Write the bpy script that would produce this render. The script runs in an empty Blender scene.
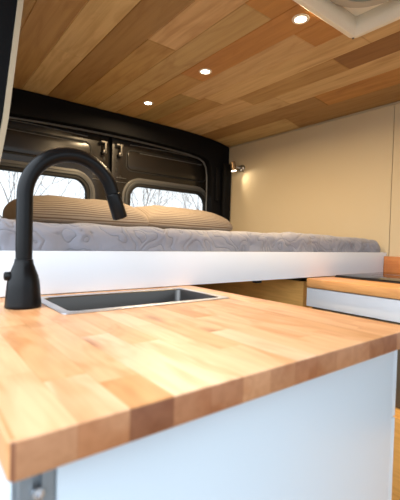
import bpy, bmesh, math, random
from mathutils import Vector, Matrix, noise
random.seed(7)
scene = bpy.context.scene
COL = scene.collection
CZ = 1.04                      # eye height; heights below are written relative to the eye and lifted by CZ

# ------------------------------------------------------------------ camera
def make_camera():
    f, roll, pitch, yaw = 369.8, math.radians(1.566), math.radians(-1.4186), math.radians(37.93)
    F = Vector((math.sin(yaw)*math.cos(pitch), math.cos(yaw)*math.cos(pitch), math.sin(pitch)))
    R = F.cross(Vector((0, 0, 1))).normalized(); U = R.cross(F)
    c, s = math.cos(roll), math.sin(roll)
    R2 = R*c + U*s; U2 = -R*s + U*c
    cam = bpy.data.cameras.new('camera'); o = bpy.data.objects.new('camera', cam); COL.objects.link(o)
    cam.sensor_fit = 'HORIZONTAL'; cam.sensor_width = 36; cam.lens = f/400*36
    cam.clip_start = .01; cam.clip_end = 200
    M = Matrix((R2, U2, -F)).transposed().to_4x4(); M.translation = Vector((0, 0, CZ))
    o.matrix_world = M
    cam.dof.use_dof = True; cam.dof.focus_distance = 1.45; cam.dof.aperture_fstop = 7.1
    scene.camera = o
make_camera()

# ------------------------------------------------------------------ daylight: overcast sky, brightest behind the open side door
W = bpy.data.worlds.new('overcast_sky'); scene.world = W; W.use_nodes = True
nt = W.node_tree; nt.nodes.clear()
tc = nt.nodes.new('ShaderNodeTexCoord'); dt = nt.nodes.new('ShaderNodeVectorMath'); dt.operation = 'DOT_PRODUCT'
dv = Vector((-.80, -.22, .56)).normalized(); dt.inputs[1].default_value = dv
rp = nt.nodes.new('ShaderNodeValToRGB'); mr = nt.nodes.new('ShaderNodeMapRange')
mr.inputs[1].default_value = -1; mr.inputs[2].default_value = 1
bg = nt.nodes.new('ShaderNodeBackground'); ow = nt.nodes.new('ShaderNodeOutputWorld')
rp.color_ramp.elements[0].position = .25; rp.color_ramp.elements[0].color = (.44, .48, .51, 1)
rp.color_ramp.elements[1].position = 1; rp.color_ramp.elements[1].color = (1.35, 1.5, 1.66, 1)
e = rp.color_ramp.elements.new(.62); e.color = (.40, .47, .54, 1)
nt.links.new(tc.outputs['Generated'], dt.inputs[0]); nt.links.new(dt.outputs['Value'], mr.inputs[0])
nt.links.new(mr.outputs[0], rp.inputs[0]); nt.links.new(rp.outputs[0], bg.inputs[0]); nt.links.new(bg.outputs[0], ow.inputs[0])
bg.inputs[1].default_value = 1.9
DOWNLIGHT_W = 4.6
SPOT_W = 1.5
vs = scene.view_settings
vs.view_transform = 'Standard'; vs.look = 'None'; vs.gamma = 1; vs.use_curve_mapping = False
vs.exposure = 0.75

# ------------------------------------------------------------------ object helpers
def tag(o, label=None, cat=None, group=None, kind=None):
    if label: o['label'] = label
    if cat: o['category'] = cat
    if group: o['group'] = group
    if kind: o['kind'] = kind
    return o
def thing(name, label, cat, loc, rz=0, group=None, kind=None):
    o = bpy.data.objects.new(name, None); COL.objects.link(o)
    o.location = loc; o.rotation_euler = (0, 0, rz); o.empty_display_size = .05
    return tag(o, label, cat, group, kind)
def link(name, me, mat, parent=None, world=True, smooth=None):
    me.name = name
    o = bpy.data.objects.new(name, me); COL.objects.link(o)
    if mat is not None and not me.materials: me.materials.append(mat)
    if parent is not None:
        o.parent = parent
        if world:
            L = parent
            off = Vector((0, 0, 0))
            while L is not None:
                off += L.location if L.type == 'EMPTY' else Vector((0, 0, 0)); L = L.parent
            o.matrix_parent_inverse = Matrix.Translation(-off)
    if smooth: shade(me, smooth)
    return o
def shade(me, ang=35):
    for p in me.polygons: p.use_smooth = True
    try: me.set_sharp_from_angle(angle=math.radians(ang))
    except Exception: pass
def new_bm(): return bmesh.new()
def done(bm):
    me = bpy.data.meshes.new('m'); bmesh.ops.recalc_face_normals(bm, faces=bm.faces[:]); bm.to_mesh(me); bm.free(); return me
def bx(bm, a, b, bev=0, seg=2, rot=None):
    """box between two corners, edges rounded by bev"""
    t = bmesh.new(); bmesh.ops.create_cube(t, size=1)
    a = Vector(a); b = Vector(b); s = b-a; c = (a+b)/2
    for v in t.verts: v.co = Vector((v.co.x*s.x, v.co.y*s.y, v.co.z*s.z))
    if bev: bmesh.ops.bevel(t, geom=t.edges[:], offset=bev, segments=seg, affect='EDGES', profile=.5)
    for v in t.verts:
        if rot is not None: v.co = rot @ v.co
        v.co += c
    m = bpy.data.meshes.new('t'); t.to_mesh(m); t.free(); bm.from_mesh(m); bpy.data.meshes.remove(m)
def box(name, a, b, mat, parent=None, bev=.001, seg=2, world=True):
    bm = new_bm(); bx(bm, a, b, bev, seg)
    return link(name, done(bm), mat, parent, world, 40)
def tube(bm, pts, radii, n=20, cap=True):
    pts = [Vector(p) for p in pts]
    if not hasattr(radii, '__len__'): radii = [radii]*len(pts)
    rings = []; up = None
    for i, p in enumerate(pts):
        d = (pts[min(i+1, len(pts)-1)]-pts[max(i-1, 0)]).normalized()
        if up is None:
            up = Vector((0, 1, 0)) if abs(d.y) < .9 else Vector((1, 0, 0))
        up = (up - d*up.dot(d)).normalized(); sd = d.cross(up)
        rings.append([bm.verts.new(p + (up*math.cos(2*math.pi*k/n) + sd*math.sin(2*math.pi*k/n))*radii[i]) for k in range(n)])
    for r, s in zip(rings, rings[1:]):
        for k in range(n): bm.faces.new((r[k], r[(k+1) % n], s[(k+1) % n], s[k]))
    if cap: bm.faces.new(rings[0]); bm.faces.new(list(reversed(rings[-1])))
def lathe(bm, prof, center=(0, 0, 0), n=48, M=None):
    """prof: (radius, height) pairs, revolved about Z"""
    rings = []
    for r, z in prof:
        if r < 1e-6: vs_ = [bm.verts.new(Vector((0, 0, z)))]
        else: vs_ = [bm.verts.new(Vector((r*math.cos(2*math.pi*k/n), r*math.sin(2*math.pi*k/n), z))) for k in range(n)]
        rings.append(vs_)
    for a, b in zip(rings, rings[1:]):
        for k in range(n):
            k2 = (k+1) % n
            if len(a) == 1 and len(b) == 1: continue
            if len(a) == 1: bm.faces.new((a[0], b[k], b[k2]))
            elif len(b) == 1: bm.faces.new((a[k], a[k2], b[0]))
            else: bm.faces.new((a[k], a[k2], b[k2], b[k]))
    for r in rings:
        for v in r:
            if M is not None: v.co = M @ v.co
            v.co += Vector(center)
def rrect(x0, y0, x1, y1, r, n=8):
    """rounded rectangle outline; r may be a 4-tuple (bl, br, tr, tl)"""
    if not hasattr(r, '__len__'): r = (r,)*4
    out = []
    for (cx, cy, a0, rr) in ((x0+r[0], y0+r[0], 180, r[0]), (x1-r[1], y0+r[1], 270, r[1]), (x1-r[2], y1-r[2], 0, r[2]), (x0+r[3], y1-r[3], 90, r[3])):
        for k in range(n+1):
            a = math.radians(a0+90*k/n); out.append((cx+rr*math.cos(a), cy+rr*math.sin(a)))
    return out
def plate_mesh(outlines, thick, bevel=.001, plane='XY', at=0.0):
    """solid plate with holes; outlines in the plane's two axes, its middle at `at` on the third"""
    cu = bpy.data.curves.new('c', 'CURVE'); cu.dimensions = '2D'; cu.fill_mode = 'BOTH'
    cu.extrude = max(thick/2-bevel, 1e-5); cu.bevel_depth = bevel; cu.bevel_resolution = 2; cu.offset = -bevel
    for pts in outlines:
        sp = cu.splines.new('POLY'); sp.points.add(len(pts)-1)
        for q, p in zip(sp.points, pts): q.co = (p[0], p[1], 0, 1)
        sp.use_cyclic_u = True
    ob = bpy.data.objects.new('c', cu); COL.objects.link(ob)
    dg = bpy.context.evaluated_depsgraph_get(); me = bpy.data.meshes.new_from_object(ob.evaluated_get(dg))
    bpy.data.objects.remove(ob); bpy.data.curves.remove(cu)
    bm = bmesh.new(); bm.from_mesh(me); bpy.data.meshes.remove(me)
    for v in bm.verts:
        x, y, z = v.co
        v.co = Vector((x, y, z+at)) if plane == 'XY' else (Vector((x, z+at, y)) if plane == 'XZ' else Vector((z+at, x, y)))
    bmesh.ops.remove_doubles(bm, verts=bm.verts[:], dist=1e-6)
    me = done(bm); me.materials.clear(); return me
def plate(name, outlines, thick, mat, parent=None, bevel=.001, plane='XY', at=0.0, world=True):
    return link(name, plate_mesh(outlines, thick, bevel, plane, at), mat, parent, world, 40)

# ------------------------------------------------------------------ materials
def mat_new(name):
    m = bpy.data.materials.new(name); m.use_nodes = True
    return m, m.node_tree, m.node_tree.nodes['Principled BSDF']
def simple(name, col, rough=.5, metal=0, bump=None, spec=None, coat=0, var=0):
    m, t, b = mat_new(name)
    b.inputs['Base Color'].default_value = (*col, 1); b.inputs['Roughness'].default_value = rough
    b.inputs['Metallic'].default_value = metal
    if spec is not None: b.inputs['Specular IOR Level'].default_value = spec
    if coat: b.inputs['Coat Weight'].default_value = coat; b.inputs['Coat Roughness'].default_value = .15
    tcn = t.nodes.new('ShaderNodeTexCoord')
    n = t.nodes.new('ShaderNodeTexNoise'); n.inputs['Scale'].default_value = bump[0] if bump else 30
    n.inputs['Detail'].default_value = 4
    t.links.new(tcn.outputs['Object'], n.inputs['Vector'])
    if bump:
        bn = t.nodes.new('ShaderNodeBump'); bn.inputs['Strength'].default_value = bump[1]; bn.inputs['Distance'].default_value = .001
        t.links.new(n.outputs[0], bn.inputs['Height']); t.links.new(bn.outputs[0], b.inputs['Normal'])
    if var:
        mx = t.nodes.new('ShaderNodeMix'); mx.data_type = 'RGBA'
        mx.inputs[6].default_value = (*[c*(1-var) for c in col], 1); mx.inputs[7].default_value = (*[min(1, c*(1+var)) for c in col], 1)
        t.links.new(n.outputs[0], mx.inputs[0]); t.links.new(mx.outputs[2], b.inputs['Base Color'])
    return m
def math_node(t, op, a, b=None, c=None):
    n = t.nodes.new('ShaderNodeMath'); n.operation = op
    for i, v in enumerate((a, b, c)):
        if v is None: continue
        if isinstance(v, (int, float)): n.inputs[i].default_value = v
        else: t.links.new(v, n.inputs[i])
    return n.outputs[0]
def ramp(t, fac, stops, interp='LINEAR'):
    r = t.nodes.new('ShaderNodeValToRGB'); r.color_ramp.interpolation = interp
    els = r.color_ramp.elements
    els[0].position, els[0].color = stops[0][0], (*stops[0][1], 1)
    els[1].position, els[1].color = stops[-1][0], (*stops[-1][1], 1)
    for p, c in stops[1:-1]:
        e_ = els.new(p); e_.color = (*c, 1)
    t.links.new(fac, r.inputs[0]); return r.outputs[0]
def mixc(t, mode, fac, a, b):
    m = t.nodes.new('ShaderNodeMix'); m.data_type = 'RGBA'; m.blend_type = mode
    for i, v in ((0, fac), (6, a), (7, b)):
        if isinstance(v, (int, float)): m.inputs[i].default_value = v
        elif isinstance(v, tuple): m.inputs[i].default_value = (*v, 1)
        else: t.links.new(v, m.inputs[i])
    return m.outputs[2]

def butcher(name, w=.0435, off=.013, length=.26, stops=None, rough=.38, knots=1.0, long='Y', groove=.0):
    """glued staves running along one axis, each with its own tone, fine grain and a few knots"""
    m, t, b = mat_new(name)
    tcn = t.nodes.new('ShaderNodeTexCoord'); sp = t.nodes.new('ShaderNodeSeparateXYZ')
    t.links.new(tcn.outputs['Object'], sp.inputs[0])
    ac, al = (sp.outputs['X'], sp.outputs['Y']) if long == 'Y' else (sp.outputs['Y'], sp.outputs['X'])
    u = math_node(t, 'DIVIDE', math_node(t, 'SUBTRACT', ac, off), w); ix = math_node(t, 'FLOOR', u)
    wn = t.nodes.new('ShaderNodeTexWhiteNoise'); wn.noise_dimensions = '1D'; t.links.new(ix, wn.inputs['W'])
    v = math_node(t, 'ADD', math_node(t, 'DIVIDE', al, length), math_node(t, 'MULTIPLY', wn.outputs[0], 9.7))
    iy = math_node(t, 'FLOOR', v)
    cb = t.nodes.new('ShaderNodeCombineXYZ'); t.links.new(ix, cb.inputs[0]); t.links.new(iy, cb.inputs[1])
    wc = t.nodes.new('ShaderNodeTexWhiteNoise'); wc.noise_dimensions = '2D'; t.links.new(cb.outputs[0], wc.inputs['Vector'])
    stops = stops or [(0, (.60, .305, .125)), (.12, (.68, .38, .18)), (.32, (.75, .435, .225)), (.55, (.78, .47, .26)), (.80, (.82, .54, .34)), (1, (.77, .42, .18))]
    col = ramp(t, wc.outputs[0], stops)
    # grain
    mp = t.nodes.new('ShaderNodeMapping'); mp.vector_type = 'POINT'
    va = t.nodes.new('ShaderNodeVectorMath'); va.operation = 'ADD'
    sc = t.nodes.new('ShaderNodeVectorMath'); sc.operation = 'SCALE'; sc.inputs[3].default_value = 5
    t.links.new(wc.outputs[1], sc.inputs[0]); t.links.new(tcn.outputs['Object'], va.inputs[0]); t.links.new(sc.outputs[0], va.inputs[1])
    t.links.new(va.outputs[0], mp.inputs[0])
    mp.inputs['Scale'].default_value = (1, .09, 1) if long == 'Y' else (.09, 1, 1)
    n1 = t.nodes.new('ShaderNodeTexNoise'); n1.inputs['Scale'].default_value = 90; n1.inputs['Detail'].default_value = 5
    n1.inputs['Distortion'].default_value = .6
    t.links.new(mp.outputs[0], n1.inputs['Vector'])
    g = ramp(t, n1.outputs[0], [(.3, (.86, .80, .74)), (.6, (1.04, 1.03, 1.02))])
    col = mixc(t, 'MULTIPLY', .8, col, g)
    mp2 = t.nodes.new('ShaderNodeMapping'); t.links.new(va.outputs[0], mp2.inputs[0])
    mp2.inputs['Scale'].default_value = (1, .35, 1) if long == 'Y' else (.35, 1, 1)
    n2 = t.nodes.new('ShaderNodeTexNoise'); n2.inputs['Scale'].default_value = 16; n2.inputs['Detail'].default_value = 2
    n2.inputs['Distortion'].default_value = 1.2
    t.links.new(mp2.outputs[0], n2.inputs['Vector'])
    g2 = ramp(t, n2.outputs[0], [(.36, (.80, .62, .46)), (.5, (1, 1, 1)), (.75, (1.03, 1.03, 1.04))])
    col = mixc(t, 'MULTIPLY', .65*knots, col, g2)
    vo = t.nodes.new('ShaderNodeTexVoronoi'); vo.inputs['Scale'].default_value = 9; t.links.new(mp2.outputs[0], vo.inputs['Vector'])
    k = ramp(t, vo.outputs[0], [(.04, (.40, .18, .08)), (.16, (1, 1, 1))])
    col = mixc(t, 'MULTIPLY', .75*knots, col, k)
    # thin glue line
    fr = math_node(t, 'FRACT', u); d1 = math_node(t, 'MINIMUM', fr, math_node(t, 'SUBTRACT', 1, fr))
    ln = ramp(t, d1, [(0, (.80, .70, .6)), (.02, (1, 1, 1))])
    col = mixc(t, 'MULTIPLY', .8, col, ln)
    t.links.new(col, b.inputs['Base Color']); b.inputs['Roughness'].default_value = rough
    return m

def plank_mat():
    """tongue and groove boards: tone comes with each board, grain runs along it"""
    m, t, b = mat_new('ceiling_cedar')
    at = t.nodes.new('ShaderNodeAttribute'); at.attribute_name = 'tone'
    tcn = t.nodes.new('ShaderNodeTexCoord'); va = t.nodes.new('ShaderNodeVectorMath'); va.operation = 'MULTIPLY_ADD'
    va.inputs[1].default_value = (37, 53, 11)
    t.links.new(at.outputs['Color'], va.inputs[0]); t.links.new(tcn.outputs['Object'], va.inputs[2])
    mp = t.nodes.new('ShaderNodeMapping'); mp.inputs['Scale'].default_value = (1, .05, 1); t.links.new(va.outputs[0], mp.inputs[0])
    n1 = t.nodes.new('ShaderNodeTexNoise'); n1.inputs['Scale'].default_value = 45; n1.inputs['Detail'].default_value = 6
    n1.inputs['Distortion'].default_value = .8; t.links.new(mp.outputs[0], n1.inputs['Vector'])
    g = ramp(t, n1.outputs[0], [(.3, (.80, .72, .62)), (.62, (1.05, 1.04, 1.02))])
    col = mixc(t, 'MULTIPLY', .75, at.outputs['Color'], g)
    mp2 = t.nodes.new('ShaderNodeMapping'); mp2.inputs['Scale'].default_value = (1, .22, 1); t.links.new(va.outputs[0], mp2.inputs[0])
    n2 = t.nodes.new('ShaderNodeTexNoise'); n2.inputs['Scale'].default_value = 13; n2.inputs['Detail'].default_value = 3
    n2.inputs['Distortion'].default_value = 1.5; t.links.new(mp2.outputs[0], n2.inputs['Vector'])
    g2 = ramp(t, n2.outputs[0], [(.3, (.72, .60, .48)), (.5, (1, 1, 1)), (.8, (1.06, 1.05, 1.03))])
    col = mixc(t, 'MULTIPLY', .6, col, g2)
    t.links.new(col, b.inputs['Base Color']); b.inputs['Roughness'].default_value = .55
    return m

def quilt_mat():
    m, t, b = mat_new('grey_quilted_cotton')
    tcn = t.nodes.new('ShaderNodeTexCoord')
    nz = t.nodes.new('ShaderNodeTexNoise'); nz.inputs['Scale'].default_value = 9; nz.inputs['Detail'].default_value = 2
    t.links.new(tcn.outputs['Object'], nz.inputs['Vector'])
    vm = t.nodes.new('ShaderNodeVectorMath'); vm.operation = 'MULTIPLY_ADD'; vm.inputs[1].default_value = (.10, .10, .10)
    t.links.new(nz.outputs[1], vm.inputs[0]); t.links.new(tcn.outputs['Object'], vm.inputs[2])
    n3 = t.nodes.new('ShaderNodeTexNoise'); n3.inputs['Scale'].default_value = 15; n3.inputs['Detail'].default_value = .6
    t.links.new(vm.outputs[0], n3.inputs['Vector'])
    fr = math_node(t, 'FRACT', math_node(t, 'MULTIPLY', n3.outputs[0], 6))
    dd = math_node(t, 'ABSOLUTE', math_node(t, 'SUBTRACT', fr, .5))
    h = ramp(t, dd, [(0, (0, 0, 0)), (.09, (.6, .6, .6)), (.4, (1, 1, 1))])
    wv = t.nodes.new('ShaderNodeTexNoise'); wv.inputs['Scale'].default_value = 350; t.links.new(tcn.outputs['Object'], wv.inputs['Vector'])
    bp = t.nodes.new('ShaderNodeBump'); bp.inputs['Strength'].default_value = .65; bp.inputs['Distance'].default_value = .004
    t.links.new(h, bp.inputs['Height'])
    b2 = t.nodes.new('ShaderNodeBump'); b2.inputs['Strength'].default_value = .3; b2.inputs['Distance'].default_value = .001
    t.links.new(wv.outputs[0], b2.inputs['Height']); t.links.new(bp.outputs[0], b2.inputs['Normal']); t.links.new(b2.outputs[0], b.inputs['Normal'])
    st = ramp(t, dd, [(0, (.19, .19, .215)), (.06, (.245, .245, .28))])  # stitch furrows tinted darker, crease shade put into the colour
    t.links.new(st, b.inputs['Base Color']); b.inputs['Roughness'].default_value = .85
    b.inputs['Sheen Weight'].default_value = .2
    return m

def stripe_mat():
    m, t, b = mat_new('tan_striped_linen')
    tcn = t.nodes.new('ShaderNodeTexCoord'); sp = t.nodes.new('ShaderNodeSeparateXYZ'); t.links.new(tcn.outputs['Object'], sp.inputs[0])
    nz = t.nodes.new('ShaderNodeTexNoise'); nz.inputs['Scale'].default_value = 5; t.links.new(tcn.outputs['Object'], nz.inputs['Vector'])
    at = t.nodes.new('ShaderNodeAttribute'); at.attribute_name = 'weft'
    s = math_node(t, 'ADD', at.outputs['Fac'], math_node(t, 'MULTIPLY', nz.outputs[0], .006))
    fr = math_node(t, 'FRACT', math_node(t, 'DIVIDE', s, .0155))
    d = math_node(t, 'ABSOLUTE', math_node(t, 'SUBTRACT', fr, .5))
    col = ramp(t, d, [(0, (.13, .085, .055)), (.10, (.15, .10, .065)), (.21, (.31, .265, .225)), (.5, (.35, .305, .255))])
    n2 = t.nodes.new('ShaderNodeTexNoise'); n2.inputs['Scale'].default_value = 220; t.links.new(tcn.outputs['Object'], n2.inputs['Vector'])
    col = mixc(t, 'MULTIPLY', .5, col, ramp(t, n2.outputs[0], [(.3, (.8, .8, .8)), (.7, (1.05, 1.05, 1.05))]))
    bp = t.nodes.new('ShaderNodeBump'); bp.inputs['Strength'].default_value = .4; bp.inputs['Distance'].default_value = .001
    t.links.new(n2.outputs[0], bp.inputs['Height']); t.links.new(bp.outputs[0], b.inputs['Normal'])
    t.links.new(col, b.inputs['Base Color']); b.inputs['Roughness'].default_value = .9
    return m

def glass_mat(name='clear_glass', tint=(1, 1, 1)):
    m = bpy.data.materials.new(name); m.use_nodes = True; t = m.node_tree; t.nodes.clear()
    o = t.nodes.new('ShaderNodeOutputMaterial'); mx = t.nodes.new('ShaderNodeMixShader')
    tr = t.nodes.new('ShaderNodeBsdfTransparent'); tr.inputs[0].default_value = (*tint, 1)
    gl = t.nodes.new('ShaderNodeBsdfGlossy'); gl.inputs['Roughness'].default_value = .02
    fr = t.nodes.new('ShaderNodeFresnel'); fr.inputs[0].default_value = 1.45
    t.links.new(fr.outputs[0], mx.inputs[0]); t.links.new(tr.outputs[0], mx.inputs[1]); t.links.new(gl.outputs[0], mx.inputs[2])
    t.links.new(mx.outputs[0], o.inputs[0]); return m
def emit(name, col, s):
    m, t, b = mat_new(name); b.inputs['Base Color'].default_value = (*col, 1)
    b.inputs['Emission Color'].default_value = (*col, 1); b.inputs['Emission Strength'].default_value = s; return m

M_TOP = butcher('beech_butcher_block')
M_END = butcher('beech_end_grain', stops=[(0, (.20, .075, .034)), (.2, (.38, .175, .08)), (.4, (.26, .105, .048)), (.6, (.47, .24, .12)), (.8, (.32, .135, .062)), (1, (.50, .27, .145))], rough=.45, knots=1.0)
M_TOP2 = butcher('oiled_beech_galley_top', w=.05, off=.02, length=.4, stops=[(0, (.52, .24, .075)), (.5, (.66, .33, .115)), (1, (.72, .38, .15))], rough=.35, knots=.7)
M_SPLASH = butcher('oiled_beech_splashback', w=.3, off=.9, length=.6, stops=[(0, (.52, .20, .06)), (1, (.58, .24, .08))], rough=.4, knots=.7)
M_PLY = butcher('amber_plywood', w=.8, off=.2, length=2.5, stops=[(0, (.78, .42, .11)), (1, (.82, .46, .13))], rough=.5, knots=.5)
M_FLOOR = butcher('oak_floor', w=.16, off=0, length=1.1, stops=[(0, (.42, .23, .085)), (1, (.54, .32, .13))], rough=.45, knots=.5)
M_PLANK = plank_mat()
M_QUILT = quilt_mat(); M_STRIPE = stripe_mat()
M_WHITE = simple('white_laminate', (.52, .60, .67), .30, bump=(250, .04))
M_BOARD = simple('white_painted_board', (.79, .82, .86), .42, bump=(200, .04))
M_WALL = simple('cream_wall_lining', (.565, .46, .295), .8, bump=(420, .5), var=.05)
M_LEDGE = simple('cream_panel_edge', (.42, .34, .23), .6, bump=(300, .2))
M_BLACKTRIM = simple('black_plastic_trim', (.004, .004, .0045), .7, spec=.12, bump=(400, .3))
M_DOOR = simple('dark_painted_steel', (.0125, .0105, .0085), .27, spec=.45, bump=(14, .12))
M_GROOVE = simple('black_parts_recess_shade', (.004, .004, .004), .7)  # for black parts, and for shade coloured into grooves and holes
M_RIDGE = simple('dark_grey_ridge', (.11, .11, .108), .4, metal=.2)
M_SEAL = simple('grey_rubber_seal', (.05, .053, .055), .45, bump=(200, .2))
M_ZINC = simple('zinc_plated_steel', (.16, .15, .135), .5, metal=.6, bump=(120, .1))
M_STEEL = simple('brushed_steel_shaded', (.11, .105, .10), .34, metal=1, bump=(180, .08))  # darker than the rim: the bowl's inner shade is put into the colour
M_STEELRIM = simple('satin_steel_rim', (.60, .62, .66), .36, metal=1)
M_FAUCET = simple('matte_black_metal', (.004, .004, .0045), .28, spec=.20, bump=(500, .05))
M_NOZZLE = simple('black_rubber_aerator', (.01, .01, .01), .7)
M_ALU = simple('grey_aluminium_profile', (.26, .29, .32), .42, metal=.7, bump=(90, .05))
M_VENT = simple('ivory_white_plastic', (.88, .85, .74), .45, bump=(80, .05))
M_SMOKE = simple('grey_green_vent_lid', (.24, .31, .29), .35)
M_VENTRING = simple('warm_grey_vent_ring', (.50, .47, .40), .5)
M_HOB = simple('black_ceramic_glass', (.004, .004, .004), .05)
M_HOBMARK = simple('grey_cooking_zone_print', (.10, .10, .10), .2)
M_BRASS = simple('antique_brass', (.38, .27, .16), .35, metal=.8, bump=(60, .05))
M_CHROME = simple('brushed_nickel', (.45, .44, .42), .3, metal=1)
M_LAMPRING = simple('white_lamp_ring', (.75, .68, .58), .4)
M_LED = emit('warm_led_lens', (1, .86, .66), 9)
M_BULB = emit('warm_bulb_face', (1, .86, .64), 6)
M_GLASS = glass_mat()
M_BARK = simple('grey_bark', (.24, .21, .19), .9, bump=(40, .5))
M_GROUND = simple('gravel_ground', (.20, .19, .17), .95, bump=(30, .8), var=.3)
M_VAN = simple('white_van_paint', (.75, .77, .80), .25, coat=.4)
M_DARK = simple('cavity_shade_brown', (.13, .10, .06), .7, bump=(60, .2))  # brown that carries the galley's inner shade as colour

# ------------------------------------------------------------------ setting: ground, floor, walls, ceiling
def struct(o, label=None):
    o['kind'] = 'structure'
    if label: o['label'] = label
    return o
me = done((lambda b_: (bx(b_, (-30, -30, -.75), (30, 40, -.62)), b_)[1])(new_bm()))
struct(link('ground', me, M_GROUND))
struct(box('floor', (-.02, -.9, -.03), (1.97, 2.32, 0), M_FLOOR))

def arch(x):
    u = abs((x-.97)/.97); return .784 - .043*min(u, 1.02)**5
def tone(name):
    T = {'pale': (.64, .455, .225), 'tan': (.50, .335, .150), 'honey': (.45, .28, .105), 'orange': (.50, .245, .07),
         'brown': (.34, .200, .070), 'dark': (.27, .130, .042), 'olive': (.38, .255, .10), 'rose': (.60, .40, .20)}
    return T[name]
def build_ceiling():
    bm = bmesh.new(); lay = bm.loops.layers.float_color.new('tone')
    cols = {   # board column -> joints front to back with the tone of each board
        -3: [(-.9, 'tan'), (.8, 'honey'), (2.215, None)], -2: [(-.9, 'tan'), (.6, 'honey'), (1.9, 'brown'), (2.215, None)],
        -1: [(-.9, 'pale'), (.4, 'honey'), (2.215, None)],
        0: [(-.9, 'tan'), (.35, 'pale'), (1.62, 'pale'), (2.215, None)],
        1: [(-.9, 'tan'), (.25, 'brown'), (2.215, None)],
        2: [(-.9, 'honey'), (.4, 'rose'), (1.30, 'honey'), (2.215, None)],
        3: [(-.9, 'tan'), (.45, 'orange'), (.90, 'tan'), (2.215, None)],
        4: [(-.9, 'orange'), (.2, 'orange'), (1.46, 'honey'), (2.215, None)],
        5: [(-.9, 'honey'), (.60, 'orange'), (.91, 'rose'), (1.66, 'olive'), (2.215, None)],
        6: [(-.9, 'tan'), (.30, 'rose'), (1.62, 'honey'), (2.215, None)],
        7: [(-.9, 'pale'), (.55, 'dark'), (.92, 'honey'), (1.50, 'rose'), (2.215, None)],
        8: [(-.9, 'orange'), (.5, 'rose'), (1.35, 'rose'), (2.215, None)],
        9: [(-.9, 'brown'), (.35, 'orange'), (1.2, 'brown'), (2.215, None)],
        10: [(-.9, 'orange'), (.7, 'brown'), (1.5, 'tan'), (2.215, None)],
    }
    hole = (.925, .40, 1.275, .752)
    rnd = random.Random(3); g = .003
    def cells(x0, y0, x1, y1):
        hx0, hy0, hx1, hy1 = hole
        if x1 <= hx0 or x0 >= hx1 or y1 <= hy0 or y0 >= hy1: return [(x0, y0, x1, y1)]
        out = []
        if y0 < hy0: out.append((x0, y0, x1, hy0))
        if y1 > hy1: out.append((x0, hy1, x1, y1))
        ya, yb = max(y0, hy0), min(y1, hy1)
        if x0 < hx0: out.append((x0, ya, hx0, yb))
        if x1 > hx1: out.append((hx1, ya, x1, yb))
        return out
    for k, js in cols.items():
        xa = .454 + .135*(k); xb = xa+.135
        if k == 10: xb = 1.97
        for (y0, nm), (y1, _) in zip(js, js[1:]):
            c = tone(nm); j = 1+rnd.uniform(-.07, .07); c = (c[0]*j, c[1]*j*(1+rnd.uniform(-.03, .03)), c[2]*j)
            for (a, b_, c_, d) in cells(xa, y0, xb, y1):
                nx = 4
                xs = [a+(c_-a)*i/nx for i in range(nx+1)]
                low = [[bm.verts.new((min(max(x, a+g), c_-g), y, CZ+arch(x))) for x in xs] for y in (b_+g, d-g)]
                mid = [[bm.verts.new((x, y, CZ+arch(x)+.003)) for x in xs] for y in (b_, d)]
                top = [[bm.verts.new((x, y, CZ+arch(x)+.012)) for x in xs] for y in (b_, d)]
                fs = []
                for i in range(nx):
                    fs.append(bm.faces.new((low[0][i], low[0][i+1], low[1][i+1], low[1][i])))
                    fs.append(bm.faces.new((top[0][i], top[1][i], top[1][i+1], top[0][i+1])))
                    for A, B in ((low, mid), (mid, top)):
                        fs.append(bm.faces.new((A[0][i], B[0][i], B[0][i+1], A[0][i+1])))
                        fs.append(bm.faces.new((A[1][i], A[1][i+1], B[1][i+1], B[1][i])))
                for A, B in ((low, mid), (mid, top)):
                    fs.append(bm.faces.new((A[0][0], A[1][0], B[1][0], B[0][0])))
                    fs.append(bm.faces.new((A[0][nx], B[0][nx], B[1][nx], A[1][nx])))
                for f_ in fs:
                    for l in f_.loops: l[lay] = (*c, 1)
    return link('ceiling', done(bm), M_PLANK)
struct(build_ceiling())
# outer roof skin above the boards, open where the vent sits
roof = plate_mesh([[(-.03, -.92), (1.995, -.92), (1.995, 2.33), (-.03, 2.33)], rrect(.925, .40, 1.275, .752, .03)], .02, .002, 'XY', CZ+.86)
struct(link('roof', roof, M_VAN))

# right wall: two lining panels with a hairline joint
bm = new_bm()
bx(bm, (1.955, -.9, 0), (1.97, .911, CZ+.748), .0008, 1); bx(bm, (1.955, .914, 0), (1.97, 2.215, CZ+.748), .0008, 1)
struct(link('wall_right', done(bm), M_WALL))
struct(box('trim_3', (1.946, -.9, CZ+.727), (1.955, 2.162, CZ+.738), M_LEDGE, bev=.002))
bm = new_bm(); bx(bm, (1.972, -.9, -.02), (1.995, 2.32, CZ+.85), .004)
struct(link('wall_outer', done(bm), M_VAN))
# left wall lining leaning in towards the roof, its pale edge showing beside the black door pillar
PROF = [(-1.04, .118), (-.15, .122), (.04, .130), (.174, .1605), (.272, .1755), (.381, .1865), (.554, .204), (.74, .232)]
def lean(y0, y1, dx0, dx1, z0=-1.04, z1=.74):
    bm = new_bm(); pr = [(z, x) for z, x in PROF if z0 <= z <= z1]
    rows = []
    for z, x in pr:
        rows.append([bm.verts.new(p) for p in ((x+dx0, y0, CZ+z), (x+dx1, y0, CZ+z), (x+dx1, y1, CZ+z), (x+dx0, y1, CZ+z))])
    for a, b_ in zip(rows, rows[1:]):
        for k in range(4): bm.faces.new((a[k], a[(k+1) % 4], b_[(k+1) % 4], b_[k]))
    bm.faces.new(rows[0]); bm.faces.new(list(reversed(rows[-1]))); return done(bm)
struct(link('wall_left', lean(.962, 2.16, -.012, 0), M_LEDGE))
bm = bmesh.new(); m_ = lean(.966, 1.06, -.115, -.013); bm.from_mesh(m_)
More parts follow.
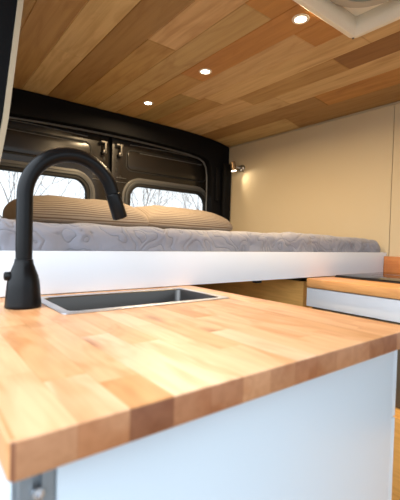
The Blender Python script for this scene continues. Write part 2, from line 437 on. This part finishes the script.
struct(link('trim_1', done(bm), M_BLACKTRIM))      # black door pillar beside the opening

struct(link('wall_left_blocker', (lambda b_: (bx(b_, (-.03, -.9, 0), (.03, -.40, CZ+.75), .004), bx(b_, (-.03, -.399, CZ+.70), (.03, 2.16, CZ+.775), .004), done(b_))[2])(new_bm()), M_VAN))  # unseen wall section added to block daylight, with the door header
# rear bulkhead frame: black header and pillars round the door opening
outer = [(.03, CZ-1.04), (1.953, CZ-1.04), (1.953, CZ+.735)] + [(x, CZ+arch(x)-.002) for x in (1.86, 1.75, 1.6, 1.4, 1.2, .97, .75, .5, .3)] + [(.235, CZ+.74), (.03, CZ+.74)]
inner = [(.19, CZ-1.0), (1.785, CZ-1.0), (1.785, CZ+.40), (1.782, CZ+.50), (1.770, CZ+.565), (1.745, CZ+.605), (1.70, CZ+.622)] + \
        [(x, CZ+.658-.03*((x-.98)/.76)**2) for x in (1.6, 1.45, 1.3, 1.15, .98, .8, .6, .4)] + [(.28, CZ+.615), (.21, CZ+.57), (.19, CZ+.45)]
struct(plate('trim_2', [outer, inner], .06, M_BLACKTRIM, None, .006, 'XZ', 2.195))
bm = new_bm()
pts = [(x, 2.227, z-.004) for x, z in inner[1:]]
tube(bm, pts, .007, 10)
sl = link('weather_seal', done(bm), M_RIDGE, bpy.data.objects['trim_2'], True, 60)
# black moulding down the right corner
box('corner_moulding', (1.875, 2.125, CZ-.9), (1.951, 2.164, CZ+.60), M_BLACKTRIM, bpy.data.objects['trim_2'], .018, 4)
box('grab_handle_boss', (1.815, 2.145, CZ+.30), (1.85, 2.164, CZ+.56), M_BLACKTRIM, bpy.data.objects['trim_2'], .01, 3)

def rear_door(name, x0, x1, wx0, wx1, mirror, label):
    d = thing(name, label, None, ((x0+x1)/2, 2.29, .02), kind='structure')
    zt = CZ+.70; Y = 2.27
    hole = rrect(wx0-.012, CZ-.0, wx1+.012, CZ+.375, (.09, .09, .105, .105), 10)
    plate('inner_panel', [rrect(x0, .03, x1, zt, .02, 3), hole], .03, M_DOOR, d, .004, 'XZ', Y+.015)
    # stamped upper field; raised black strip around it stands for the groove's shade
    rx0, rx1 = (wx0-.03, wx1+.02) if not mirror else (wx0-.02, wx1+.03)
    plate('groove_shade_strip', [rrect(rx0, CZ+.452, rx1, CZ+.600, .045, 8), rrect(rx0+.009, CZ+.461, rx1-.009, CZ+.591, .038, 8)], .005, M_GROOVE, d, .0005, 'XZ', Y-.001)
    plate('stamped_field', [rrect(rx0+.010, CZ+.462, rx1-.010, CZ+.590, .037, 8)], .012, M_DOOR, d, .005, 'XZ', Y-.002)
    bm = new_bm(); tube(bm, [(rx0+.03, Y-.002, CZ+.630), ((rx0+rx1)/2, Y-.002, CZ+.638), (rx1-.03, Y-.002, CZ+.630)], .0032, 8); tube(bm, [(rx0+.10, Y-.009, CZ+.583), (rx1-.06, Y-.009, CZ+.583)], .0024, 8)
    link('ridge', done(bm), M_RIDGE, d, True, 60)
    sx = -1 if mirror else 1
    ex = x1-.03 if mirror else x0+.03
    for z in (.40, .372):
        box('ridge', (min(ex, ex+sx*.075), Y-.004, CZ+z+.0), (max(ex, ex+sx*.075), Y+.002, CZ+z+.003), M_RIDGE, d, .001)
    # stepped seal and glass
    for i, (g0, g1, th, yy) in enumerate(((.055, .036, .016, -.004), (.036, .016, .026, -.008), (.016, -.004, .034, .0))):
        o = plate('window_seal', [rrect(wx0-g0, CZ+.01-g0, wx1+g0, CZ+.361+g0, .085+g0, 12), rrect(wx0-g1, CZ+.01-g1, wx1+g1, CZ+.361+g1, .085+g1, 12)], th, (M_RIDGE, M_SEAL, M_GROOVE)[i], d, .004, 'XZ', Y+yy)
    plate('window_pane', [rrect(wx0-.006, CZ+.004, wx1+.006, CZ+.367, .088, 12)], .004, M_GLASS, d, .0005, 'XZ', Y+.02)
    # fixing holes: flat black plates carry their inner shade as colour
    hs = [(ex, .51), (ex, .45), (ex+sx*.03, .405), ((wx0+wx1)/2+.01, .395), ((wx0+wx1)/2+.035, .395)]
    fx = wx1+.075 if not mirror else wx0-.075
    hs += [(fx, .45), (fx, .39), (fx-sx*.005, .30), (fx, .22), (fx-sx*.012, .15)]
    for hx, hz in hs:
        plate('hole_shade_plate', [rrect(hx-.007, CZ+hz-.011, hx+.007, CZ+hz+.011, .006, 5)], .003, M_GROOVE, d, .0005, 'XZ', Y-.0012)
    # latch bracket at the top near the middle
    lx = ex+sx*.012
    lb = new_bm()
    bx(lb, (lx-.022, Y-.035, CZ+.602), (lx+.022, Y, CZ+.614), .003); bx(lb, (lx+.002, Y-.038, CZ+.555), (lx+.014, Y-.026, CZ+.612), .003)
    bx(lb, (lx-.008, Y-.036, CZ+.536), (lx+.018, Y-.010, CZ+.560), .006)
    lt = link('latch_bracket', done(lb), M_ZINC, d, True, 40)
    b3 = new_bm(); lathe(b3, [(.0, -.006), (.005, -.006), (.005, .004), (.0, .004)], (lx+.006, Y-.038, CZ+.548), 12, Matrix.Rotation(math.pi/2, 3, 'X'))
    o = link('bolt', done(b3), M_GROOVE, lt, False, 50); o.matrix_parent_inverse = Matrix()
    return d
rear_door('door_1', .02, .998, .19, .856, True, 'left rear van door, dark brown metal, rounded window behind the tap')
rear_door('door_2', 1.022, 1.95, 1.150, 1.795, False, 'right rear van door, dark brown metal, rounded window above pillow')
struct(box('trim_4', (.990, 2.302, .03), (1.030, 2.315, CZ+.70), M_BLACKTRIM, None, .002))

# ------------------------------------------------------------------ bed
bed = thing('bed_frame', 'raised bed platform with a long glossy white front board', 'bed', (1.05, .93, CZ-.14))
box('front_board', (.135, .922, CZ-.1385), (1.953, .940, CZ-.0345), M_BOARD, bed, .0015)
box('platform', (.145, .941, CZ-.075), (1.95, 2.13, CZ-.060), M_PLY, bed, .001)
for y in (1.0, 1.55, 2.06):
    box('crossbar', (.145, y, CZ-.115), (1.95, y+.04, CZ-.076), M_ALU, bed, .002)
for x in (.62, 1.0):
    box('bracket', (x, .9405, CZ-.150), (x+.03, .962, CZ-.1395), M_GROOVE, bed, .002)

def mattress():
    x0, x1, y0, y1, z0, z1, r = 147e-3, 1.954, .946, 2.155, CZ-.0585, CZ+.036, .034
    NX, bm = 380, bmesh.new()
    ring = []                                  # section in y,z
    for k in range(6): ring.append((y0, z0+(z1-r-z0)*k/6, -1, 0))
    for k in range(9):
        a = math.pi/2*k/8; ring.append((y0+r-r*math.cos(a), z1-r+r*math.sin(a), -math.cos(a), math.sin(a)))
    ny = 150
    for k in range(1, ny): ring.append((y0+r+(y1-y0-2*r)*k/ny, z1, 0, 1))
    for k in range(9):
        a = math.pi/2*k/8; ring.append((y1-r+r*math.sin(a), z1-r+r*math.cos(a), math.sin(a), math.cos(a)))
    for k in range(1, 4): ring.append((y1, z1-r-(z1-r-z0)*k/3, 1, 0))
    rows = []
    for i in range(NX+1):
        t = i/NX; x = x0+(x1-x0)*t
        e_ = min(x-x0, x1-x); rr = .06 if x-x0 > x1-x else .02
        sh = 0 if e_ > rr else (rr-math.sqrt(max(0, rr*rr-(rr-e_)**2)))*min(1, .05/rr)
        row = []
        for (y, z, ny_, nz_) in ring:
            p = Vector((x*9, y*9, z*9)); q = Vector((x*26, y*26, z*26)) + noise.noise_vector(p*.9)*1.4
            dsp = .009*noise.noise(p*.55) + .0075*noise.noise(q*.6) + .002
            top = (z-z0)/(z1-z0)
            yy = y+ny_*dsp + (sh*.25 if y < (y0+y1)/2 else -sh*.25)*(1 if top > .0 else 0)
            zz = z+nz_*(dsp+.004*math.sin(x*5+1)) - sh*top*1.2
            zz = max(zz, z0); yy = max(yy, .9415)
            row.append(bm.verts.new((x, yy, zz)))
        rows.append(row)
    for a, b_ in zip(rows, rows[1:]):
        for k in range(len(ring)-1): bm.faces.new((a[k], b_[k], b_[k+1], a[k+1]))
        bm.faces.new((a[-1], b_[-1], b_[0], a[0]))
    bm.faces.new(rows[0]); bm.faces.new(list(reversed(rows[-1])))
    o = link('mattress', done(bm), M_QUILT); shade(o.data, 60)
    return tag(o, 'mattress under grey quilted cover with stitched swirls, on the white bed', 'mattress')
mattress()

def pillow_mesh(L, Wd, H, seed):
    bm = bmesh.new(); N = 56; M_ = 40; wl_ = bm.verts.layers.float.new('weft')
    def surf(u, v, s):
        # u,v in -1..1 ; superellipse outline with soft edge seam
        f = max(0, (1-abs(u)**4))**.34*max(0, (1-abs(v)**2.4))**.5
        x = u*L/2*(1-.07*(v*v)*(abs(u)**3)); y = v*Wd/2*(1-.07*(u*u)*(abs(v)**3))
        n = noise.noise(Vector((x*7+seed, y*7, s*3.0)))*.010*f + noise.noise(Vector((x*18+seed, y*18, s)))*.004*f
        h0 = H*.2
        return Vector((x, y, (-h0+(H/2+h0)*f+n) if s > 0 else -h0-(H/2-h0)*f**.4))
    g = {}
    for s in (1, -1):
        for i in range(N+1):
            for j in range(M_+1):
                u = math.sin(math.pi/2*(2*i/N-1)); v = math.sin(math.pi/2*(2*j/M_-1))
                edge = i in (0, N) or j in (0, M_)
                if edge and s == -1: g[(s, i, j)] = g[(1, i, j)]; continue
                g[(s, i, j)] = bm.verts.new(surf(u, v, s)); g[(s, i, j)][wl_] = (2*j/M_-1)*Wd*.58
    for s in (1, -1):
        for i in range(N):
            for j in range(M_):
                q = [g[(s, i, j)], g[(s, i+1, j)], g[(s, i+1, j+1)], g[(s, i, j+1)]]
                q = list(dict.fromkeys(q))
                if len(q) > 2: bm.faces.new(q if s == 1 else list(reversed(q)))
    return done(bm)
def pillow(loc, rot, L, Wd, H, seed, label):
    o = link('pillow', pillow_mesh(L, Wd, H, seed), M_STRIPE); shade(o.data, 80)
    o.location = loc; o.rotation_euler = rot
    return tag(o, label, 'pillow', 'striped pillows at the head of the bed')
pillow((.615, 1.76, CZ+.116), (math.radians(1), math.radians(0), math.radians(-2)), .60, .46, .138, 1.3, 'tan striped linen pillow before the left rear window, behind the tap')
pillow((1.275, 1.90, CZ+.126), (math.radians(1), math.radians(.5), math.radians(1)), .66, .43, .142, 7.7, 'tan striped linen pillow below the right rear window')

# ------------------------------------------------------------------ right-hand galley under the wall
gal = thing('galley_cabinet', 'low galley cabinet with white drawer along the cream wall', 'cabinet', (1.6, .3, 0))
bm = new_bm()
bx(bm, (1.305, -.55, .06), (1.93, -.535, CZ-.178), .001); bx(bm, (1.305, .912, .06), (1.93, .927, CZ-.178), .001)
bx(bm, (1.305, -.534, .06), (1.93, .92, .075), .001); bx(bm, (1.91, -.534, .076), (1.93, .92, CZ-.178), .001)
bx(bm, (1.305, -.534, CZ-.59), (1.909, .92, CZ-.575), .001)
link('carcass', done(bm), M_PLY, gal, True, 40)
dr = box('drawer', (1.287, .20, CZ-.2555), (1.304, .927, CZ-.181), M_BOARD, gal, .001)
box('drawer', (1.287, -.55, CZ-.2555), (1.304, .197, CZ-.181), M_BOARD, gal, .001)
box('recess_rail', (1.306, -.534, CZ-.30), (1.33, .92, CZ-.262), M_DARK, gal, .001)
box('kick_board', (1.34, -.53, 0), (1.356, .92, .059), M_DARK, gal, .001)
box('cupboard_door', (1.287, .20, .065), (1.304, .927, CZ-.577), M_PLY, gal, .0015)
box('cupboard_door', (1.287, -.55, .065), (1.304, .197, CZ-.577), M_PLY, gal, .0015)
box('shelf_shade_panel', (1.36, -.53, CZ-.572), (1.372, .919, CZ-.303), M_DARK, gal, .001)  # dark sheet close behind the front, coloured as the open shelf's shade
wt = box('worktop', (1.275, -.57, CZ-.1765), (1.919, .9205, CZ-.141), M_TOP2, None, .002)
tag(wt, 'narrow orange-toned wooden worktop carrying the black hob by the wall', 'worktop')
sp_ = box('splashback', (1.9195, -.57, CZ-.1765), (1.953, .9205, CZ-.0535), M_SPLASH, None, .002)
tag(sp_, 'low orange wooden upstand along the wall behind the black hob', 'splashback')
hob = thing('hob', 'black glass hob set flat on the orange wooden worktop', 'hob', (1.67, .62, CZ-.141))
plate('glass_plate', [rrect(1.452, .36, 1.905, .902, .006, 4)], .004, M_HOB, hob, .001, 'XY', CZ-.1342)
plate('edge_frame', [rrect(1.448, .356, 1.909, .906, .008, 4)], .0045, M_GROOVE, hob, .0005, 'XY', CZ-.1385)
for (x, y, r_) in ((1.67, .50, .075), (1.67, .75, .09)):
    bm = new_bm(); lathe(bm, [(r_-.002, 0), (r_, 0), (r_, .0003), (r_-.002, .0003), (r_-.002, 0)], (x, y, CZ-.1322), 48)
    link('cooking_zone_ring', done(bm), M_HOBMARK, hob)
# storage under the bed
st = thing('storage_box', 'amber plywood storage box in the dim space under the bed', 'storage box', (1.6, 1.5, 0))
box('side_panel', (1.30, .955, 0), (1.315, 2.05, CZ-.16), M_PLY, st, .001)
box('end_panel', (1.316, 2.035, 0), (1.93, 2.05, CZ-.16), M_PLY, st, .001)
box('front_panel', (1.316, .955, 0), (1.93, .97, CZ-.16), M_PLY, st, .001)

# ------------------------------------------------------------------ sink counter by the side door
CX0, CX1, CY0, CY1 = .052, .688, .272, .931
SX0, SX1, SY0, SY1 = .214, .622, .668, .887
ct = plate('countertop', [rrect(CX0, CY0, CX1, CY1, .006, 4), rrect(SX0+.009, SY0+.009, SX1-.009, SY1-.009, .02, 6)], .030, M_TOP, None, .0025, 'XY', CZ-.155)
ct.data.materials.append(M_END)
for p in ct.data.polygons:
    if abs(p.normal.y) > .8 and abs(p.center.y-CY0) < .01: p.material_index = 1
tag(ct, 'thick beech butcher block countertop with the sink cut in, nearest the camera', 'countertop')
cab = thing('sink_cabinet', 'pale blue-white cabinet below the butcher block countertop', 'cabinet', (.37, .6, 0))
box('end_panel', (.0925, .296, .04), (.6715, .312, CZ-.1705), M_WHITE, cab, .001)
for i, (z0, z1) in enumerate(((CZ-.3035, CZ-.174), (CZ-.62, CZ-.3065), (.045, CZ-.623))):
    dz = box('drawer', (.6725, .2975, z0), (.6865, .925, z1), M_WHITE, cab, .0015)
    bm = new_bm(); bx(bm, (.6866, .56, z1-.02), (.693, .68, z1-.008), .002)
    o = link('drawer_pull', done(bm), M_GROOVE, dz, False, 40)
def profile_post(x0, y0, s, z0, z1):
    """square aluminium extrusion with an open slot down each face"""
    h, sl_, dp = s/2, s*.13, s*.20; cx, cy = x0+h, y0+h
    q = [(-h, -h), (-sl_, -h), (-sl_, -h+dp), (sl_, -h+dp), (sl_, -h), (h, -h)]
    pts = []
    for k in range(4):
        a = math.pi/2*k
        for (x, y) in q[:-1]: pts.append((cx+x*math.cos(a)-y*math.sin(a), cy+x*math.sin(a)+y*math.cos(a)))
    return plate_mesh([pts], z1-z0, .0004, 'XY', (z0+z1)/2)
for (x, y) in ((.0645, .2965), (.0645, .895), (.640, .895)):
    ps = link('post', profile_post(x, y, .0265, 0, CZ-.1708), M_ALU, cab, True, 30)
    if y < .3:
        bm = new_bm(); lathe(bm, [(0, 0), (.0045, 0), (.0045, -.003), (.002, -.0035), (.002, -.001), (0, -.001)], (.0778, y-.0006, CZ-.198), 16, Matrix.Rotation(-math.pi/2, 3, 'X'))
        link('bolt', done(bm), M_STEELRIM, ps, False, 50)
for y0 in (.325, .9):
    box('rail', (.0925, y0, CZ-.195), (.64, y0+.018, CZ-.1712), M_ALU, cab, .001)
box('side_panel', (.0645, .324, .04), (.0765, .894, CZ-.1712), M_WHITE, cab, .001)
box('bottom_panel', (.078, .324, .04), (.67, .90, .055), M_WHITE, cab, .001)

# sink
sk = thing('sink', 'rectangular stainless steel sink set in the butcher block countertop', 'sink', ((SX0+SX1)/2, (SY0+SY1)/2, CZ-.14))
FZ = CZ-.1385
plate('rim', [rrect(SX0, SY0, SX1, SY1, .010, 5), rrect(SX0+.0175, SY0+.0175, SX1-.0175, SY1-.0175, .016, 6)], .0024, M_STEELRIM, sk, .0008, 'XY', FZ-.0002)
def bowl():
    bm = new_bm(); rings = []
    a = (SX0+.0175, SY0+.0175, SX1-.0175, SY1-.0175)
    for (ins, z, r_) in ((0, FZ, .016), (.0012, FZ-.003, .016), (.002, FZ-.12, .018), (.006, FZ-.135, .02), (.018, FZ-.146, .03), (.06, FZ-.149, .03)):
        rings.append([bm.verts.new((x, y, z)) for x, y in rrect(a[0]+ins, a[1]+ins, a[2]-ins, a[3]-ins, r_, 6)])
    for p, q in zip(rings, rings[1:]):
        n = len(p)
        for k in range(n): bm.faces.new((p[k], p[(k+1) % n], q[(k+1) % n], q[k]))
    bm.faces.new(rings[-1])
    me = done(bm); o = link('bowl', me, M_STEEL, sk, True, 45)
    md = o.modifiers.new('thick', 'SOLIDIFY'); md.thickness = -.0012; md.offset = 1
    return o
bowl()
bm = new_bm(); lathe(bm, [(0, .001), (.018, .001), (.02, .003), (.036, .003), (.038, 0), (0, 0)], ((SX0+SX1)/2, (SY0+SY1)/2, FZ-.1485), 40)
link('drain', done(bm), M_STEELRIM, sk, True, 40)

# tap
TX, TY = .1742, .787
tap = thing('faucet', 'tall matte black gooseneck tap standing at the left end of sink', 'tap', (TX, TY, CZ-.14))
bm = new_bm()
lathe(bm, [(0, 0), (.0325, 0), (.0335, .0015), (.0333, .006), (.0318, .022), (.0305, .040), (.0292, .052), (.0262, .064), (.0215, .076), (.0180, .086), (.0168, .092), (.0168, .0945), (0, .0945)], (TX, TY, CZ-.14), 64)
link('base', done(bm), M_FAUCET, tap, True, 50)
pts = [(TX, TY, CZ-.0453), (TX, TY, CZ), (TX, TY, CZ+.04), (TX, TY, CZ+.072)]; R_ = .0930; cx, cz = TX+R_, CZ+.0795
for k in range(0, 41):
    a = math.radians(180-(160)*k/40); pts.append((cx+R_*math.cos(a), TY, cz+R_*math.sin(a)))
tx, tz = math.sin(math.radians(20)), -math.cos(math.radians(20))
ex_, ez_ = cx+R_*math.cos(math.radians(20)), cz+R_*math.sin(math.radians(20))
pts.append((ex_+tx*.010, TY, ez_+tz*.010))
bm = new_bm(); tube(bm, pts, .0153, 40)
link('spout', done(bm), M_FAUCET, tap, True, 60)
bm = new_bm()
n0 = Vector((ex_+tx*.0105, TY, ez_+tz*.0105)); dn = Vector((tx, 0, tz))
tube(bm, [n0+dn*d for d in (0, .0015, .003, .055, .0575)], [.0146, .0160, .0162, .0170, .0160], 40)
nz_ = link('nozzle', done(bm), M_FAUCET, tap, True, 50)
bm = new_bm(); tube(bm, [n0+dn*.0576, n0+dn*.0592], [.0125, .0122], 32)
o = link('aerator', done(bm), M_NOZZLE, nz_, True, 50); o.matrix_parent_inverse = Matrix()
bm = new_bm(); tube(bm, [(TX-.020, TY, CZ-.078), (TX-.0325, TY, CZ-.078), (TX-.0345, TY, CZ-.078)], [.0085, .0085, .007], 24)
link('lever_knob', done(bm), M_FAUCET, tap, True, 50)

# ------------------------------------------------------------------ lamps
def downlight():
    t = thing('downlight', None, 'ceiling light', (0, 0, 0), group='recessed spotlights in the wooden ceiling')
    bm = new_bm(); lathe(bm, [(.0195, -.0005), (.0205, -.003), (.029, -.0025), (.0305, 0), (.0195, 0), (.0195, -.0005)], (0, 0, 0), 40)
    link('trim_ring', done(bm), M_LAMPRING, t, False, 50)
    bm = new_bm(); lathe(bm, [(0, -.0018), (.0192, -.0018), (.0192, -.0002), (0, -.0002)], (0, 0, 0), 32)
    link('lens', done(bm), M_LED, t, False, 50)
    l = bpy.data.lights.new('downlight_lamp', 'AREA'); l.shape = 'DISK'; l.size = .036; l.energy = DOWNLIGHT_W; l.color = (1, .73, .42); l.spread = math.radians(165)
    lo = bpy.data.objects.new('lamp', l); COL.objects.link(lo); lo.location = (0, 0, -.0035); lo.parent = t
    return t
dl = downlight(); kids = list(dl.children)
for i, (y, lab) in enumerate(((.831, 'round recessed ceiling spotlight beside the white roof vent, largest in view'), (1.363, 'round recessed ceiling spotlight in the middle of the row'), (1.888, 'round recessed ceiling spotlight nearest the dark rear doors'))):
    if i == 0: t = dl
    else:
        t = dl.copy(); COL.objects.link(t)
        for c in kids: q = c.copy(); COL.objects.link(q); q.parent = t
    t.location = (1.065, y, CZ+arch(1.065)-.0005); t['label'] = lab

# wall spotlight
wl = thing('wall_lamp', 'small brass swivel spotlight lit on the cream wall beside rear doors', 'wall light', (1.955, 2.015, CZ+.552))
bm = new_bm(); lathe(bm, [(0, .018), (.018, .018), (.024, .014), (.026, .004), (.026, 0), (0, 0)], (1.9545, 2.015, CZ+.552), 40, Matrix.Rotation(-math.pi/2, 3, 'Y'))
link('wall_plate', done(bm), M_CHROME, wl, True, 50)
hd = Vector((1.892, 2.050, CZ+.560)); ax = Vector((.10, -.14, -1)).normalized()
bm = new_bm(); tube(bm, [(1.938, 2.017, CZ+.553), (1.918, 2.028, CZ+.554), (1.902, 2.042, CZ+.559)], .006, 16); link('swivel_arm', done(bm), M_CHROME, wl, True, 60)
bm = new_bm(); tube(bm, [hd-ax*.036, hd-ax*.034, hd+ax*.018, hd+ax*.030], [.017, .0195, .0205, .0225], 32, True); he = link('lamp_head', done(bm), M_BRASS, wl, True, 50)
bm = new_bm(); tube(bm, [hd+ax*.0302, hd+ax*.0325], [.0185, .0175], 28); o = link('bulb', done(bm), M_BULB, he, True, 50); o.matrix_parent_inverse = Matrix()
l = bpy.data.lights.new('wall_lamp_beam', 'SPOT'); l.energy = SPOT_W; l.color = (1, .84, .60); l.spot_size = math.radians(100); l.spot_blend = .8; l.shadow_soft_size = .012
lo = bpy.data.objects.new('beam', l); COL.objects.link(lo); lo.location = hd+ax*.036-wl.location; lo.parent = wl
lo.rotation_euler = Vector((.12, -.80, -.58)).normalized().to_track_quat('-Z', 'Y').to_euler()

# ------------------------------------------------------------------ roof vent
vent = thing('roof_vent', 'square white roof vent with round fan opening in wooden ceiling', 'roof vent', (1.10, .58, CZ+.765))
vx0, vy0, vx1, vy1 = .908, .385, 1.290, .767
plate('flange', [rrect(vx0, vy0, vx1, vy1, .028, 8), rrect(vx0+.022, vy0+.022, vx1-.022, vy1-.022, .006, 4)], .016, M_VENT, vent, .004, 'XY', CZ+.770)
bm = new_bm(); a = (vx0+.0215, vy0+.0215, vx1-.0215, vy1-.0215)
lo_, hi_ = [[bm.verts.new((x, y, z)) for x, y in rrect(a[0]+i_, a[1]+i_, a[2]-i_, a[3]-i_, .008, 4)] for i_, z in ((0, CZ+.764), (.008, CZ+.824))]
n = len(lo_)
for k in range(n): bm.faces.new((lo_[k], lo_[(k+1) % n], hi_[(k+1) % n], hi_[k]))
o = link('shaft', done(bm), M_VENT, vent, True, 40); md = o.modifiers.new('thick', 'SOLIDIFY'); md.thickness = .003; md.offset = 0
cxv, cyv = (vx0+vx1)/2+.004, (vy0+vy1)/2+.019
circ = lambda r, n=64: [(cxv+r*math.cos(2*math.pi*k/n), cyv+r*math.sin(2*math.pi*k/n)) for k in range(n)]
plate('fan_plate', [rrect(a[0]+.006, a[1]+.006, a[2]-.006, a[3]-.006, .008, 4), circ(.112)], .006, M_VENT, vent, .001, 'XY', CZ+.826)
bm = new_bm(); lathe(bm, [(.106, 0), (.106, -.0125), (.109, -.014), (.140, -.011), (.145, -.008), (.146, 0), (.106, 0)], (cxv, cyv, CZ+.823), 64)
link('fan_ring', done(bm), M_VENTRING, vent, True, 50)
plate('fan_screen', [circ(.1065)], .002, M_SMOKE, vent, .0005, 'XY', CZ+.8135)
bm = new_bm(); lathe(bm, [(0, .03), (.07, .027), (.115, .012), (.125, 0), (.120, 0), (.111, .009), (.068, .023), (0, .026)], (cxv, cyv, CZ+.846), 64)
link('lid', done(bm), M_SMOKE, vent, True, 50)
bm = new_bm(); lathe(bm, [(0, -.012), (.022, -.012), (.026, -.004), (.026, .012), (0, .012)], (cxv, cyv, CZ+.842), 32)
fh = link('fan_hub', done(bm), M_SMOKE, vent, True, 50)
for k in range(5):
    a_ = 2*math.pi*k/5+.2
    bm = new_bm(); u = Vector((math.cos(a_), math.sin(a_), 0)); w_ = Vector((-u.y, u.x, 0))
    vsx = [Vector((cxv, cyv, CZ+.843))+u*r_+w_*s*wd+Vector((0, 0, s*.008)) for r_, wd in ((.024, .012), (.065, .024), (.102, .030)) for s in (-1, 1)]
    vv = [bm.verts.new(p) for p in vsx]
    for j in (0, 2): bm.faces.new((vv[j], vv[j+1], vv[j+3], vv[j+2]))
    o = link('fan_blade', done(bm), M_SMOKE, vent, True, 50); md = o.modifiers.new('thick', 'SOLIDIFY'); md.thickness = .0016
bm = new_bm(); lathe(bm, [(0, -.003), (.003, -.003), (.0045, 0), (0, 0)], (vx1-.012, vy1-.010, CZ+.762), 16)
link('screw', done(bm), M_ZINC, vent, True, 50)

# ------------------------------------------------------------------ bare trees behind the van
def tree(x, y, h, seed, label, spread=.62):
    rnd = random.Random(seed); t = thing('bare_tree', label, 'tree', (x, y, -.62), group='leafless trees outside the rear windows')
    tb, bb, wb = new_bm(), new_bm(), new_bm()
    def grow(p, d, L, r, lev):
        bm_ = tb if lev == 0 else (bb if lev < 3 else wb)
        pts, q, dd = [p], p.copy(), d.copy(); ns = 4
        for i in range(ns):
            dd = (dd+Vector((rnd.uniform(-1, 1), rnd.uniform(-1, 1), rnd.uniform(-.4, .7)))*.16).normalized(); q = q+dd*L/ns; pts.append(q.copy())
        tube(bm_, pts, [r*(1-.45*i/ns) for i in range(ns+1)], 8 if lev < 2 else (5 if lev < 3 else 3), lev < 2)
        if lev >= 6: return
        n_ = (5, 4, 4, 3, 3, 3)[lev]
        for i in range(n_):
            k = rnd.choice((2, 3, 4)) if i else 4
            nd = (dd+Vector((rnd.uniform(-1, 1), rnd.uniform(-1, 1), rnd.uniform(-.35, .8)))*spread*1.25).normalized()
            grow(pts[k], nd, (h*rnd.uniform(.25, .4) if lev == 0 else L*rnd.uniform(.55, .8)), r*.52, lev+1)
    grow(Vector((x, y, -.66)), Vector((0, 0, 1)), h*.2, h*.011, 0)
    link('trunk', done(tb), M_BARK, t, True, 60); link('branches', done(bb), M_BARK, t, True, 60); link('twigs', done(wb), M_BARK, t, True, 60)
tree(3.4, 15.5, 8.0, 11, 'bare tree outside, seen through the left rear window')
tree(9.2, 16.5, 7.5, 5, 'bare tree outside, seen through left part of right rear window')
tree(17.2, 21.5, 9.5, 23, 'bare tree outside, seen through right part of right rear window')
